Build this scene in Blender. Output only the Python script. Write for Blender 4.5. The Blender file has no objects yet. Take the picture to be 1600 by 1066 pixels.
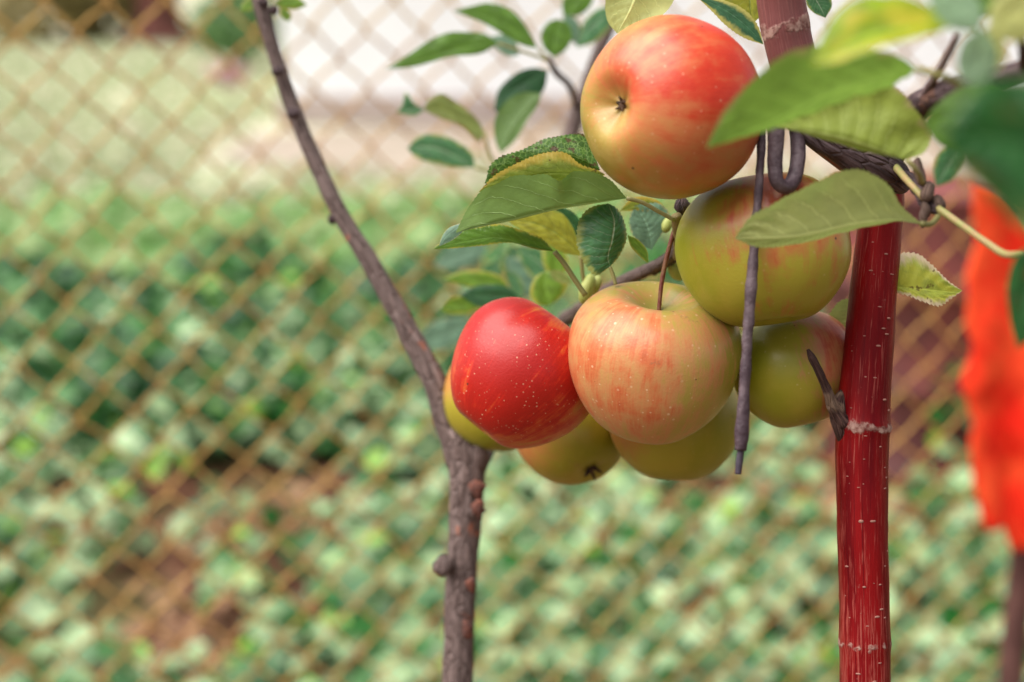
import bpy, bmesh, math, random
import numpy as np
from mathutils import Vector, Matrix, noise as mnoise
random.seed(7)
rng = np.random.default_rng(7)
S = bpy.context.scene
COL = S.collection
R = math.radians

# ---------------------------------------------------------------- camera, sky, sun, exposure
CAM_H, PITCH, F = 1.5, 15.0, 50 / 36 * 1600
cd = bpy.data.cameras.new('camera')
cam = bpy.data.objects.new('camera', cd)
COL.objects.link(cam)
cam.location = (0, 0, CAM_H)
cam.rotation_euler = (R(90 - PITCH), 0, 0)
cd.lens, cd.sensor_width, cd.sensor_fit = 50, 36, 'HORIZONTAL'
cd.clip_start, cd.clip_end = 0.01, 600
cd.dof.use_dof = True
cd.dof.focus_distance = 0.628
cd.dof.aperture_fstop = 4.5
S.camera = cam
CM = Matrix.Translation((0, 0, CAM_H)) @ Matrix.Rotation(R(90 - PITCH), 4, 'X')
CR = CM.to_3x3()

SUN_EL, SUN_AZ = 61, -104          # azimuth clockwise from +Y (view direction)
w = bpy.data.worlds.new('World'); S.world = w; w.use_nodes = True
wn = w.node_tree.nodes; wl = w.node_tree.links
sky = wn.new('ShaderNodeTexSky'); sky.sky_type = 'NISHITA'; sky.sun_disc = False
sky.sun_elevation, sky.sun_rotation = R(SUN_EL), R(SUN_AZ)
sky.dust_density = 1.5; sky.ozone_density = 1.0
hs = wn.new('ShaderNodeHueSaturation'); hs.inputs['Saturation'].default_value = 0.32
hs.inputs['Value'].default_value = 1.0
wl.new(sky.outputs[0], hs.inputs['Color']); wl.new(hs.outputs[0], wn['Background'].inputs[0])
wn['Background'].inputs[1].default_value = 0.05
sd = bpy.data.lights.new('sun', 'SUN'); sun = bpy.data.objects.new('sun', sd); COL.objects.link(sun)
sd.energy, sd.angle, sd.color = 3.0, R(76), (1.0, 0.955, 0.905)
dv = Vector((math.sin(R(SUN_AZ)) * math.cos(R(SUN_EL)), math.cos(R(SUN_AZ)) * math.cos(R(SUN_EL)), math.sin(R(SUN_EL))))
sun.rotation_euler = dv.to_track_quat('Z', 'Y').to_euler()
S.view_settings.view_transform = 'Standard'; S.view_settings.look = 'None'
S.view_settings.exposure = 1.42; S.view_settings.gamma = 1.0; S.view_settings.use_curve_mapping = False
S.render.engine = 'CYCLES'
S.cycles.use_denoising = True
S.cycles.max_bounces = 8
S.cycles.caustics_reflective = S.cycles.caustics_refractive = False

# ---------------------------------------------------------------- helpers
def P(px, py, d):
    """World point on the ray of a photograph pixel at depth d (metres along the view axis)."""
    return CM @ Vector(((px - 800) / F * d, -(py - 533) / F * d, -d))

def link(name, mesh, mat=None, parent=None, ploc=None):
    o = bpy.data.objects.new(name, mesh); COL.objects.link(o)
    if mat is not None and not mesh.materials: mesh.materials.append(mat)
    if parent is not None:
        o.parent = parent
        if ploc is not None and parent.type == 'EMPTY': o.matrix_parent_inverse = Matrix.Translation(ploc).inverted()
    return o

def tag(o, label=None, cat=None, group=None, kind=None):
    for k, v in (('label', label), ('category', cat), ('group', group), ('kind', kind)):
        if v: o[k] = v
    return o

def thing(name, loc, label, cat, group=None):
    o = bpy.data.objects.new(name, None); COL.objects.link(o); o.location = loc
    o.empty_display_size = 0.05
    return tag(o, label, cat, group)

def mesh_of(name, verts, faces, smooth=True, attrs=None):
    me = bpy.data.meshes.new(name)
    me.from_pydata([tuple(map(float, v)) for v in verts], [], [tuple(int(i) for i in f) for f in faces])
    if smooth: me.polygons.foreach_set('use_smooth', [True] * len(me.polygons))
    for k, a in (attrs or {}).items():
        a = np.asarray(a, dtype=np.float32)
        at = me.attributes.new(k, 'FLOAT_VECTOR' if a.ndim == 2 else 'FLOAT', 'POINT')
        at.data.foreach_set('vector' if a.ndim == 2 else 'value', a.ravel())
    me.update()
    return me

def spline(pts, n):
    """Catmull-Rom through pts, n samples, roughly even in arc length."""
    p = np.array([list(q) for q in pts], dtype=float)
    if len(p) == 2:
        t = np.linspace(0, 1, n)[:, None]; return p[0] * (1 - t) + p[1] * t
    k = np.concatenate([[0], np.cumsum(np.linalg.norm(np.diff(p[:, :3], axis=0), axis=1)**.8 + 1e-9)])
    h = np.diff(k); dl = np.diff(p, axis=0) / h[:, None]
    m = np.zeros_like(p); m[0], m[-1] = dl[0], dl[-1]
    for i in range(1, len(p) - 1): m[i] = (dl[i - 1] * h[i] + dl[i] * h[i - 1]) / (h[i - 1] + h[i])
    out = []
    for i in range(len(p) - 1):
        t = np.linspace(0, 1, 24, endpoint=False)[:, None]
        out.append((2*t**3 - 3*t**2 + 1) * p[i] + (t**3 - 2*t**2 + t) * h[i] * m[i] + (3*t**2 - 2*t**3) * p[i + 1] + (t**3 - t**2) * h[i] * m[i + 1])
    q = np.vstack(out + [p[-1:]])
    s = np.concatenate([[0], np.cumsum(np.linalg.norm(np.diff(q[:, :3], axis=0), axis=1))])
    x = np.linspace(0, s[-1], n)
    return np.stack([np.interp(x, s, q[:, k]) for k in range(q.shape[1])], 1)

class Geo:
    def __init__(self): self.v, self.f, self.a, self.r = [], [], [], []
    def tube(self, pts, rad, sides=10, n=None, lump=0.0, lscale=60, rings=(), cap=True, oval=1.0):
        """Tapered tube; pts are world vectors, rad radii per point. attributes: a=(cos,sin,length), r=ring mask."""
        q = spline([tuple(p) + (r,) for p, r in zip(pts, rad)], n or max(6, len(pts) * 6))
        c, rr = q[:, :3], q[:, 3]
        L = np.concatenate([[0], np.cumsum(np.linalg.norm(np.diff(c, axis=0), axis=1))])
        tng = np.gradient(c, axis=0); tng /= np.linalg.norm(tng, axis=1)[:, None] + 1e-12
        u = np.cross(tng[0], [0.3, 1, 0.2]); u /= np.linalg.norm(u)
        base = len(self.v)
        for i in range(len(c)):
            u = u - tng[i] * np.dot(u, tng[i]); u /= np.linalg.norm(u)
            w_ = np.cross(tng[i], u)
            ring = 0.0; extra = 1.0
            for (lpos, wid, amp) in rings:
                g = math.exp(-((L[i] - lpos) / wid)**2); ring = max(ring, g); extra += amp * g
            for k in range(sides):
                a = 2 * math.pi * k / sides
                r_ = rr[i] * extra
                d_ = u * math.cos(a) + w_ * math.sin(a) * oval
                if lump:
                    r_ *= 1 + lump * mnoise.noise(Vector(c[i] + d_ * rr[i]) * lscale) + 0.4 * lump * mnoise.noise(Vector(c[i] + d_ * rr[i]) * lscale * 3.1)
                self.v.append(c[i] + d_ * r_); self.a.append((math.cos(a), math.sin(a), L[i])); self.r.append(ring)
        n_ = len(c)
        for i in range(n_ - 1):
            for k in range(sides):
                k2 = (k + 1) % sides
                self.f.append((base + i * sides + k, base + i * sides + k2, base + (i + 1) * sides + k2, base + (i + 1) * sides + k))
        if cap:
            self.f.append(tuple(base + k for k in reversed(range(sides))))
            self.f.append(tuple(base + (n_ - 1) * sides + k for k in range(sides)))
        return self
    def blob(self, c, rx, ry=None, rz=None, rot=None, lump=0.15, seg=10, rings=7, ls=70):
        ry = ry or rx; rz = rz or rx; base = len(self.v); c = Vector(c)
        M = rot or Matrix.Identity(3)
        for i in range(rings + 1):
            ph = math.pi * i / rings
            for k in range(seg):
                a = 2 * math.pi * k / seg
                p = Vector((math.sin(ph) * math.cos(a) * rx, math.sin(ph) * math.sin(a) * ry, math.cos(ph) * rz))
                p *= 1 + lump * mnoise.noise((c + p) * ls)
                self.v.append(np.array(c + M @ p)); self.a.append((math.cos(a), math.sin(a), ph * rx)); self.r.append(0.0)
        for i in range(rings):
            for k in range(seg):
                k2 = (k + 1) % seg
                self.f.append((base + i * seg + k, base + (i + 1) * seg + k, base + (i + 1) * seg + k2, base + i * seg + k2))
        return self
    def mesh(self, name): return mesh_of(name, self.v, self.f, True, {'tube': self.a, 'ring': self.r})

class NT:
    """Small node-tree writer."""
    def __init__(self, name):
        self.m = bpy.data.materials.new(name); self.m.use_nodes = True
        self.t = self.m.node_tree; self.b = self.t.nodes['Principled BSDF']; self.out = self.t.nodes['Material Output']
    def new(self, t): return self.t.nodes.new(t)
    def put(self, sock, v):
        if hasattr(v, 'is_output'): self.t.links.new(v, sock)
        elif isinstance(v, (tuple, list)): sock.default_value = tuple(v) + ((1.0,) if len(v) == 3 and len(sock.default_value) == 4 else ())
        else: sock.default_value = v
    def math(self, op, a, b=0.0, c=None, clamp=False):
        n = self.new('ShaderNodeMath'); n.operation = op; n.use_clamp = clamp
        self.put(n.inputs[0], a); self.put(n.inputs[1], b)
        if c is not None: self.put(n.inputs[2], c)
        return n.outputs[0]
    def vmul(self, v, s):
        n = self.new('ShaderNodeVectorMath'); n.operation = 'MULTIPLY'; self.put(n.inputs[0], v); self.put(n.inputs[1], s); return n.outputs[0]
    def vadd(self, v, s):
        n = self.new('ShaderNodeVectorMath'); n.operation = 'ADD'; self.put(n.inputs[0], v); self.put(n.inputs[1], s); return n.outputs[0]
    def attr(self, name, vec=False):
        n = self.new('ShaderNodeAttribute'); n.attribute_name = name; return n.outputs['Vector' if vec else 'Fac']
    def pos(self): return self.new('ShaderNodeTexCoord').outputs['Object']
    def sep(self, v):
        n = self.new('ShaderNodeSeparateXYZ'); self.put(n.inputs[0], v); return n.outputs
    def noise(self, vec, scale, detail=3.0, rough=0.55, col=False):
        n = self.new('ShaderNodeTexNoise'); self.put(n.inputs['Vector'], vec)
        n.inputs['Scale'].default_value = scale; n.inputs['Detail'].default_value = detail; n.inputs['Roughness'].default_value = rough
        return n.outputs['Color' if col else 'Fac']
    def voro(self, vec, scale, feature='F1', out='Distance'):
        n = self.new('ShaderNodeTexVoronoi'); n.feature = feature; self.put(n.inputs['Vector'], vec); n.inputs['Scale'].default_value = scale
        return n.outputs[out]
    def step(self, v, lo, hi, a=0.0, b=1.0):
        n = self.new('ShaderNodeMapRange'); n.interpolation_type = 'SMOOTHSTEP'
        self.put(n.inputs[0], v)
        for i, x in enumerate((lo, hi, a, b)): n.inputs[i + 1].default_value = x
        return n.outputs[0]
    def mix(self, f, a, b, mode='MIX'):
        n = self.new('ShaderNodeMix'); n.data_type = 'RGBA'; n.blend_type = mode
        self.put(n.inputs['Factor'], f); self.put(n.inputs[6], a); self.put(n.inputs[7], b); return n.outputs[2]
    def bump(self, h, dist, strength=1.0, prev=None):
        n = self.new('ShaderNodeBump'); n.inputs['Distance'].default_value = dist; n.inputs['Strength'].default_value = strength
        self.put(n.inputs['Height'], h)
        if prev is not None: self.put(n.inputs['Normal'], prev)
        return n.outputs[0]
    def bsdf(self, **k):
        for a, v in k.items():
            self.put(self.b.inputs[a.replace('_', ' ')], v)
        return self
    def leafy(self, trans_col, fac):
        """Mix in translucency for thin leaves."""
        tr = self.new('ShaderNodeBsdfTranslucent'); self.put(tr.inputs[0], trans_col)
        mx = self.new('ShaderNodeMixShader'); mx.inputs[0].default_value = fac
        self.t.links.new(self.b.outputs[0], mx.inputs[1]); self.t.links.new(tr.outputs[0], mx.inputs[2])
        self.t.links.new(mx.outputs[0], self.out.inputs[0])

# ---------------------------------------------------------------- materials
def flat_mat(name, c1, c2, scale, rough=0.85, bump=0.0, detail=4.0, spec=0.3):
    n = NT(name); p = n.pos(); f = n.noise(p, scale, detail)
    n.bsdf(Base_Color=n.mix(n.step(f, .35, .65), c1, c2), Roughness=rough, Specular_IOR_Level=spec)
    if bump: n.bsdf(Normal=n.bump(n.noise(p, scale * 4, 4), bump))
    return n.m

_lm = {}
def leaf_mat(top, under, edge=None, edge_amt=0.0, vein=None, spots=0.0, nv=9.0, rough=0.42, trans=0.28, reticle=0.0, blotch=None, blotch_amt=0.0, slope=2.2):
    key = (top, under, edge, edge_amt, vein, spots, nv, rough, trans, reticle, blotch, blotch_amt)
    if key in _lm: return _lm[key]
    n = NT('leaf'); uv = n.attr('luv', True); s = n.sep(uv); pos = n.pos()
    av = n.math('ABSOLUTE', s[1])
    big = n.noise(n.vmul(uv, (3, 1.4, 1)), 1.6, 3)
    fine = n.noise(pos, 420, 4)
    back = n.new('ShaderNodeNewGeometry').outputs['Backfacing']
    vcol = vein or tuple(min(1, c * 1.7 + .03) for c in top)
    wv = n.math('ADD', n.math('MULTIPLY', s[0], nv), n.math('MULTIPLY', av, -slope))
    wv = n.math('ADD', wv, n.math('MULTIPLY', n.noise(uv, 5, 2), .55))
    tri = n.math('ABSOLUTE', n.math('SUBTRACT', n.math('FRACT', wv), .5))
    lat = n.math('MULTIPLY', n.step(tri, .45, .492), n.step(av, .95, .55))
    mid = n.step(av, .055, .015)
    vm = n.math('MAXIMUM', n.math('MULTIPLY', lat, .62), mid)
    dark = tuple(c * .62 for c in top); lite = tuple(min(1, c * 1.35) for c in top)
    ctop = n.mix(n.step(big, .3, .7), dark, lite)
    ctop = n.mix(n.math('MULTIPLY', fine, .5), ctop, tuple(c * .7 for c in top))
    ctop = n.mix(n.math('MULTIPLY', vm, .75), ctop, vcol)
    ud = tuple(c * .75 for c in under)
    cun = n.mix(n.step(big, .3, .7), ud, under)
    cun = n.mix(n.math('MULTIPLY', fine, .35), cun, tuple(min(1, c * 1.25) for c in under))
    cun = n.mix(n.math('MULTIPLY', vm, .95), cun, tuple(min(1, c * 1.6 + .08) for c in under))
    col = n.mix(back, ctop, cun)
    if reticle:
        rt = n.voro(pos, 430, 'DISTANCE_TO_EDGE'); col = n.mix(n.math('MULTIPLY', n.step(rt, .10, .02), reticle), col, vcol)
    if blotch:
        bn = n.noise(n.vadd(n.vmul(uv, (2.2, 1.1, 1)), (4.3, 1.7, 0)), 1.7, 3)
        col = n.mix(n.math('MULTIPLY', n.step(bn, .62 - blotch_amt * .3, .72 - blotch_amt * .2), .9), col, blotch)
    col = n.mix(s[2], col, (.30, .27, .10))
    if edge:
        e = n.math('ADD', av, n.math('MULTIPLY', n.math('SUBTRACT', n.noise(n.vmul(uv, (7, 1, 1)), 1.5, 3), .5), .7))
        col = n.mix(n.step(e, 1.02 - edge_amt, 1.12 - edge_amt * .5), col, edge)
    if spots:
        sn = n.noise(pos, 260, 2, .6); sb = n.noise(pos, 60, 2)
        sp = n.step(n.math('ADD', sn, n.math('MULTIPLY', sb, .5)), 1.02 - spots * .3, 1.08 - spots * .3)
        col = n.mix(n.math('MULTIPLY', sp, .85), col, (.075, .022, .012))
    h = n.math('ADD', n.math('MULTIPLY', vm, -.6), n.math('MULTIPLY', n.noise(pos, 500, 2), .35))
    n.bsdf(Base_Color=col, Roughness=rough, Specular_IOR_Level=.42, Normal=n.bump(h, .0006, .7))
    n.leafy(n.mix(.5, col, tuple(min(1, c * 1.6) for c in lite)), trans)
    _lm[key] = n.m
    return n.m

def bark_mat(name, c1, c2, scar, lscale=9):
    n = NT(name); t = n.attr('tube', True); ring = n.attr('ring'); p = n.pos()
    st = n.noise(n.vmul(t, (3, 3, 60)), 1.0, 4)
    sv = n.noise(n.vmul(t, (9, 9, 18)), 1.0, 4)
    col = n.mix(n.step(st, .3, .7), c1, c2)
    col = n.mix(n.math('MULTIPLY', n.step(sv, .52, .75), .55), col, tuple(c * .45 for c in c1))
    col = n.mix(n.step(n.noise(p, 45, 3), .64, .7), col, scar)
    len_ = n.voro(n.vmul(t, (3.2, 3.2, 160)), 1.0)
    col = n.mix(n.math('MULTIPLY', n.step(len_, .22, .1), .5), col, tuple(min(1, c * 1.7) for c in c2))
    col = n.mix(n.math('MULTIPLY', ring, .7), col, tuple(c * .35 for c in c1))
    h = n.math('ADD', st, n.math('MULTIPLY', sv, .8))
    n.bsdf(Base_Color=col, Roughness=.75, Specular_IOR_Level=.3, Normal=n.bump(n.math('ADD', h, n.math('MULTIPLY', n.step(n.voro(n.vmul(t, (2.2, 2.2, 90)), 1.0, 'DISTANCE_TO_EDGE'), .10, .0), -.9)), .0020, .9))
    return n.m

def red_bark():
    n = NT('red_bark'); t = n.attr('tube', True); ring = n.attr('ring'); p = n.pos()
    big = n.noise(n.vmul(t, (1.5, 1.5, 14)), 1.0, 3)
    fi = n.noise(n.vadd(n.vmul(t, (17, 17, 44)), n.vmul(n.noise(n.vmul(t, (4, 4, 60)), 1., 2, .5, True), (1.6, 1.6, 0))), 1.0, 5, .65)
    fi2 = n.noise(n.vmul(t, (7, 7, 9)), 1.3, 3)
    col = n.mix(n.step(big, .3, .7), (.11, .001, .003), (.23, .004, .005))
    col = n.mix(n.math('MULTIPLY', n.step(fi2, .42, .3), .6), col, (.07, .001, .003))
    low = n.step(n.sep(t)[2], 1.36, 1.22, .0, .09)
    thr = n.math('ADD', fi, n.math('ADD', low, n.math('MULTIPLY', n.math('SUBTRACT', n.noise(n.vmul(t, (1, 1, 25)), 2., 2), .5), .22)))
    col = n.mix(n.math('MULTIPLY', n.step(thr, .565, .66), .62), col, (.36, .085, .065))
    rn = n.noise(p, 260, 4)
    rm = n.step(n.math('ADD', ring, n.math('ADD', n.math('MULTIPLY', n.math('SUBTRACT', rn, .5), 1.6), n.math('MULTIPLY', n.math('SUBTRACT', n.noise(p, 90, 2), .5), 1.2))), .40, .75)
    col = n.mix(n.step(n.sep(t)[2], 1.475, 1.56, 0.0, .72), col, n.mix(fi, (.10, .040, .038), (.30, .15, .14)))
    col = n.mix(n.math('MULTIPLY', rm, .85), col, n.mix(n.step(rn, .35, .65), (.13, .045, .036), (.44, .29, .24)))
    n.bsdf(Base_Color=col, Roughness=n.math('ADD', .40, n.math('MULTIPLY', rm, .4)), Specular_IOR_Level=.13,
           Normal=n.bump(n.math('ADD', n.math('MULTIPLY', fi, .7), n.math('MULTIPLY', rn, rm)), .0007, .7))
    return n.m

def apple_mat(yel, grn, ora, red, bias, soft, streak=.9, mottle=.35, lent=.6, lscale=330):
    n = NT('apple_skin'); p = n.pos(); sv = n.attr('streak', True); b = n.attr('blush'); cav = n.attr('cavity')
    s1 = n.noise(n.vmul(sv, (10, 10, 5.5)), 1.0, 5, .65)
    s2 = n.noise(n.vmul(sv, (34, 34, 9)), 1.0, 4, .65)
    m1 = n.noise(p, 38, 4)
    m2 = n.noise(p, 150, 3)
    st = n.math('ADD', n.math('MULTIPLY', n.math('SUBTRACT', s1, .5), streak), n.math('MULTIPLY', n.math('SUBTRACT', s2, .5), streak * .55))
    m3 = n.noise(n.vmul(sv, (4.5, 4.5, 5)), 1.0, 3, .6)
    mo = n.math('ADD', n.math('MULTIPLY', n.math('SUBTRACT', m3, .5), mottle * 1.2), n.math('ADD', n.math('MULTIPLY', n.math('SUBTRACT', m1, .5), mottle * 2), n.math('MULTIPLY', n.math('SUBTRACT', m2, .5), mottle * .7)))
    val = n.math('ADD', n.math('ADD', b, bias), n.math('ADD', st, mo))
    col = n.mix(n.step(n.math('ADD', m1, n.math('MULTIPLY', b, -.25)), .38, .68), yel, grn)
    col = n.mix(n.math('MULTIPLY', n.step(val, -soft, soft * .8), .92), col, ora)
    col = n.mix(n.math('MULTIPLY', n.step(val, soft * .35, soft * 2.0), .95), col, red)
    col = n.mix(n.math('MULTIPLY', n.step(n.math('ADD', val, n.math('MULTIPLY', s2, .6)), soft * 2.1, soft * 3.6), .5), col, tuple(c * .62 for c in red))
    col = n.mix(n.step(n.math('ADD', cav, n.math('MULTIPLY', n.math('SUBTRACT', s1, .5), .6)), .35, .95), col, tuple(.55 * a + .45 * c for a, c in zip(grn, (.30, .22, .08))))
    vd = n.voro(p, lscale); vc = n.sep(n.voro(p, lscale, 'F1', 'Color'))[0]
    ln = n.math('MULTIPLY', n.step(n.math('SUBTRACT', vd, n.math('MULTIPLY', vc, .22)), .045, -.05), n.math('MULTIPLY', n.step(n.noise(n.vadd(p, (1, 5, 2)), 42, 2), .35, .6), lent))
    col = n.mix(ln, col, (.80, .58, .36))
    ru = n.math('ADD', n.noise(n.vadd(p, (7, 2, 4)), 48, 2), n.math('MULTIPLY', n.noise(p, 620, 3), .35))
    col = n.mix(n.math('MULTIPLY', n.step(ru, .92, .98), .45), col, (.26, .15, .07))
    sp = n.math('MULTIPLY', n.step(n.voro(n.vadd(p, (3, 1, 2)), 75), .055, .03), .9)
    col = n.mix(sp, col, (.03, .02, .01))
    n.bsdf(Base_Color=col, Roughness=n.math('ADD', .33, n.math('MULTIPLY', m2, .14)), Specular_IOR_Level=.38,
           Coat_Weight=.12, Coat_Roughness=.24, Subsurface_Weight=.03, Subsurface_Radius=(.006, .003, .0015), Subsurface_Scale=.5,
           Sheen_Weight=.02, Sheen_Roughness=.35, Sheen_Tint=(1, .90, .89),
           Normal=n.bump(n.math('ADD', n.noise(p, 900, 2), n.math('MULTIPLY', m1, 3)), .0003, .35))
    return n.m

M = dict(
    grey_bark=bark_mat('grey_bark', (.095, .062, .054), (.23, .165, .15), (.34, .12, .07)),
    dark_bark=bark_mat('dark_bark', (.055, .032, .034), (.15, .10, .105), (.2, .1, .07)),
    red_bark=red_bark(),
    lenticel=flat_mat('lenticel', (.25, .085, .065), (.44, .24, .19), 260, .9),
    petiole=flat_mat('petiole', (.30, .30, .10), (.38, .26, .12), 200, .5),
    stem=flat_mat('apple_stem', (.16, .035, .025), (.20, .09, .04), 180, .5, .0005),
    calyx=flat_mat('calyx', (.025, .014, .010), (.09, .05, .03), 300, .9),
    bud=flat_mat('bud', (.42, .46, .14), (.30, .36, .08), 120, .5),
    coating=flat_mat('wire_coating', (.050, .030, .038), (.125, .088, .098), 120, .55, .0006),
    rust=flat_mat('rusty_wire', (.60, .385, .12), (.38, .18, .06), 17, .8, .0008),
    white_wall=flat_mat('white_plaster', (.90, .91, .93), (.86, .87, .89), 3, .9, .004),
    plinth=flat_mat('plinth_plaster', (.50, .42, .39), (.42, .34, .31), 4, .9, .004),
    roof=flat_mat('roof_tiles', (.30, .10, .06), (.24, .08, .05), 5, .8),
    drum=flat_mat('rusty_red_paint', (.20, .050, .042), (.095, .030, .028), 7, .6, .001),
    cloth=flat_mat('red_cloth', (.90, .085, .020), (.84, .018, .004), 11, .9, .0006),
    stake=flat_mat('stake_wood', (.13, .06, .05), (.08, .035, .03), 14, .85, .001),
    far_trunk=flat_mat('far_trunk', (.20, .075, .06), (.13, .05, .042), 3, .9),
)

# ---------------------------------------------------------------- the setting: ground, path, lawn, house
def ground_mat():
    n = NT('ground'); p = n.pos(); s = n.sep(p)
    far = n.step(n.math('ADD', s[1], n.math('MULTIPLY', n.noise(p, .5, 2), 3.0)), 7.2, 9.0)
    soil = n.mix(n.step(n.noise(p, 9, 5), .35, .65), (.065, .028, .016), (.19, .085, .050))
    soil = n.mix(n.step(n.noise(p, 2.1, 3), .45, .6), soil, (.14, .12, .05))
    gr = n.mix(n.step(n.noise(p, 1.1, 4), .38, .62), (.50, .48, .35), (.36, .42, .25))
    gr = n.mix(n.step(n.noise(n.vadd(p, (9, 3, 0)), .45, 3), .48, .62), gr, (.54, .50, .38))
    n.bsdf(Base_Color=n.mix(far, soil, gr), Roughness=.95, Specular_IOR_Level=.15, Normal=n.bump(n.noise(p, 30, 5), .03))
    return n.m
g = bpy.data.meshes.new('ground')
gv, gf = [], []
xs = sorted(set(list(np.linspace(-250, 250, 21)) + list(np.linspace(-8, 8, 49)))); ys = sorted(set(list(np.linspace(-60, 400, 24)) + list(np.linspace(0, 14, 43))))
for y in ys:
    for x in xs:
        z = .035 * mnoise.noise(Vector((x * 1.3, y * 1.3, 0))) if abs(x) < 7.9 and 0 < y < 9 else 0.0
        gv.append((x, y, z - .01))
for j in range(len(ys) - 1):
    for i in range(len(xs) - 1):
        a = j * len(xs) + i; gf.append((a, a + 1, a + 1 + len(xs), a + len(xs)))
tag(link('ground', mesh_of('ground', gv, gf), ground_mat()), 'bare brown soil running into pale dry lawn behind the fence', kind='structure')

pv, pf = [], []
NP = 40
for i in range(NP + 1):
    x = -2.3 + 12 * i / NP
    w0 = 9.6 + .35 * mnoise.noise(Vector((x * .7, 0, 3))) + .9 * max(0, -.6 - x); w1 = 13.6 - .6 * max(0, -.6 - x)
    pv += [(x, w0, .006), (x, max(w0 + .1, w1), .006)]
for i in range(NP): pf.append((2 * i, 2 * i + 2, 2 * i + 3, 2 * i + 1))
tag(link('path', mesh_of('path', pv, pf), flat_mat('pale_path', (.335, .275, .225), (.285, .245, .19), 2.2, .95, .01)), 'pale pinkish path along the white house', kind='structure')

def box(x0, x1, y0, y1, z0, z1):
    v = [(x, y, z) for z in (z0, z1) for y in (y0, y1) for x in (x0, x1)]
    return v, [(0, 2, 3, 1), (4, 5, 7, 6), (0, 1, 5, 4), (2, 6, 7, 3), (0, 4, 6, 2), (1, 3, 7, 5)]
def box_part(name, dims, mat, parent, ploc, bev=.01):
    v, f = box(*dims); me = mesh_of(name, v, f, False)
    bm = bmesh.new(); bm.from_mesh(me); bmesh.ops.bevel(bm, geom=bm.edges[:], offset=bev, segments=2, affect='EDGES'); bm.to_mesh(me); bm.free()
    return link(name, me, mat, parent, ploc)
HX0, HX1, HY0, HY1 = -2.15, 5.2, 13.6, 19.0
house = thing('house', ((HX0 + HX1) / 2, HY0, 0), 'whitewashed house wall far behind the fence and leaves', 'house')
hl = house.location.copy()
box_part('wall', (HX0, HX1, HY0, HY1, .0, 2.9), M['white_wall'], house, hl)
box_part('plinth', (HX0 - .06, HX1 + .06, HY0 - .06, HY1 + .06, .0, .26), M['plinth'], house, hl)
rv = [(HX0 - .4, HY0 - .5, 2.9), (HX1 + .4, HY0 - .5, 2.9), (HX1 + .4, HY1 + .5, 2.9), (HX0 - .4, HY1 + .5, 2.9), (HX0 - .4, (HY0 + HY1) / 2, 4.6), (HX1 + .4, (HY0 + HY1) / 2, 4.6)]
link('roof', mesh_of('roof', rv, [(0, 1, 5, 4), (2, 3, 4, 5), (0, 4, 3), (1, 2, 5), (3, 2, 1, 0)], False), M['roof'], house, hl)

# ---------------------------------------------------------------- scattered leaves (ground cover, bushes, lawn)
def scatter_mat(name, lo, hi, rough=.45, trans=.25, odd=None):
    n = NT(name); r = n.attr('rnd'); p = n.pos()
    col = n.mix(n.step(r, .15, .95), lo, hi)
    if odd: col = n.mix(n.step(r, .93, .97), col, odd)
    col = n.mix(n.math('MULTIPLY', n.noise(p, 60, 2), .4), col, tuple(c * .6 for c in lo))
    n.bsdf(Base_Color=col, Roughness=rough, Specular_IOR_Level=.35)
    n.leafy(n.mix(.3, col, hi), trans)
    return n.m

LV = np.array([(0, 0, 0), (-.30, .28, .07), (0, .30, 0), (.30, .28, .07), (-.34, .6, .05), (0, .64, -.02), (.34, .6, .05), (0, 1.0, -.10)])
LF = [(0, 2, 1), (0, 3, 2), (1, 2, 5, 4), (2, 3, 6, 5), (4, 5, 7), (5, 6, 7)]
def leaf_field(name, pts, normals, sizes, mat):
    n = len(pts); rv_ = rng.random(n)
    N = normals / np.linalg.norm(normals, axis=1)[:, None]
    a = rng.normal(size=(n, 3)); T = np.cross(N, a); T /= np.linalg.norm(T, axis=1)[:, None]; B = np.cross(N, T)
    V = pts[:, None, :] + sizes[:, None, None] * (LV[None, :, 0:1] * T[:, None] + (LV[None, :, 1:2] - .5) * B[:, None] + LV[None, :, 2:3] * N[:, None])
    k = len(LV)
    me = bpy.data.meshes.new(name)
    V = V.reshape(-1, 3)
    tris = [t for t in LF]
    loops = []; starts = []; tot = []
    base = np.arange(n) * k
    cnt = sum(len(t) for t in tris)
    lp = np.concatenate([np.array(t) for t in tris])
    L = (base[:, None] + lp[None]).ravel()
    ls = np.cumsum([0] + [len(t) for t in tris])[:-1]
    st = (np.arange(n)[:, None] * cnt + ls[None]).ravel()
    lt = np.tile([len(t) for t in tris], n)
    me.vertices.add(len(V)); me.vertices.foreach_set('co', V.ravel().astype(np.float32))
    me.loops.add(len(L)); me.loops.foreach_set('vertex_index', L.astype(np.int32))
    me.polygons.add(len(st)); me.polygons.foreach_set('loop_start', st.astype(np.int32)); me.polygons.foreach_set('loop_total', lt.astype(np.int32))
    at = me.attributes.new('rnd', 'FLOAT', 'POINT'); at.data.foreach_set('value', np.repeat(rv_, k).astype(np.float32))
    me.polygons.foreach_set('use_smooth', [True] * len(st))
    me.update(calc_edges=True); me.validate()
    return me

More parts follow.
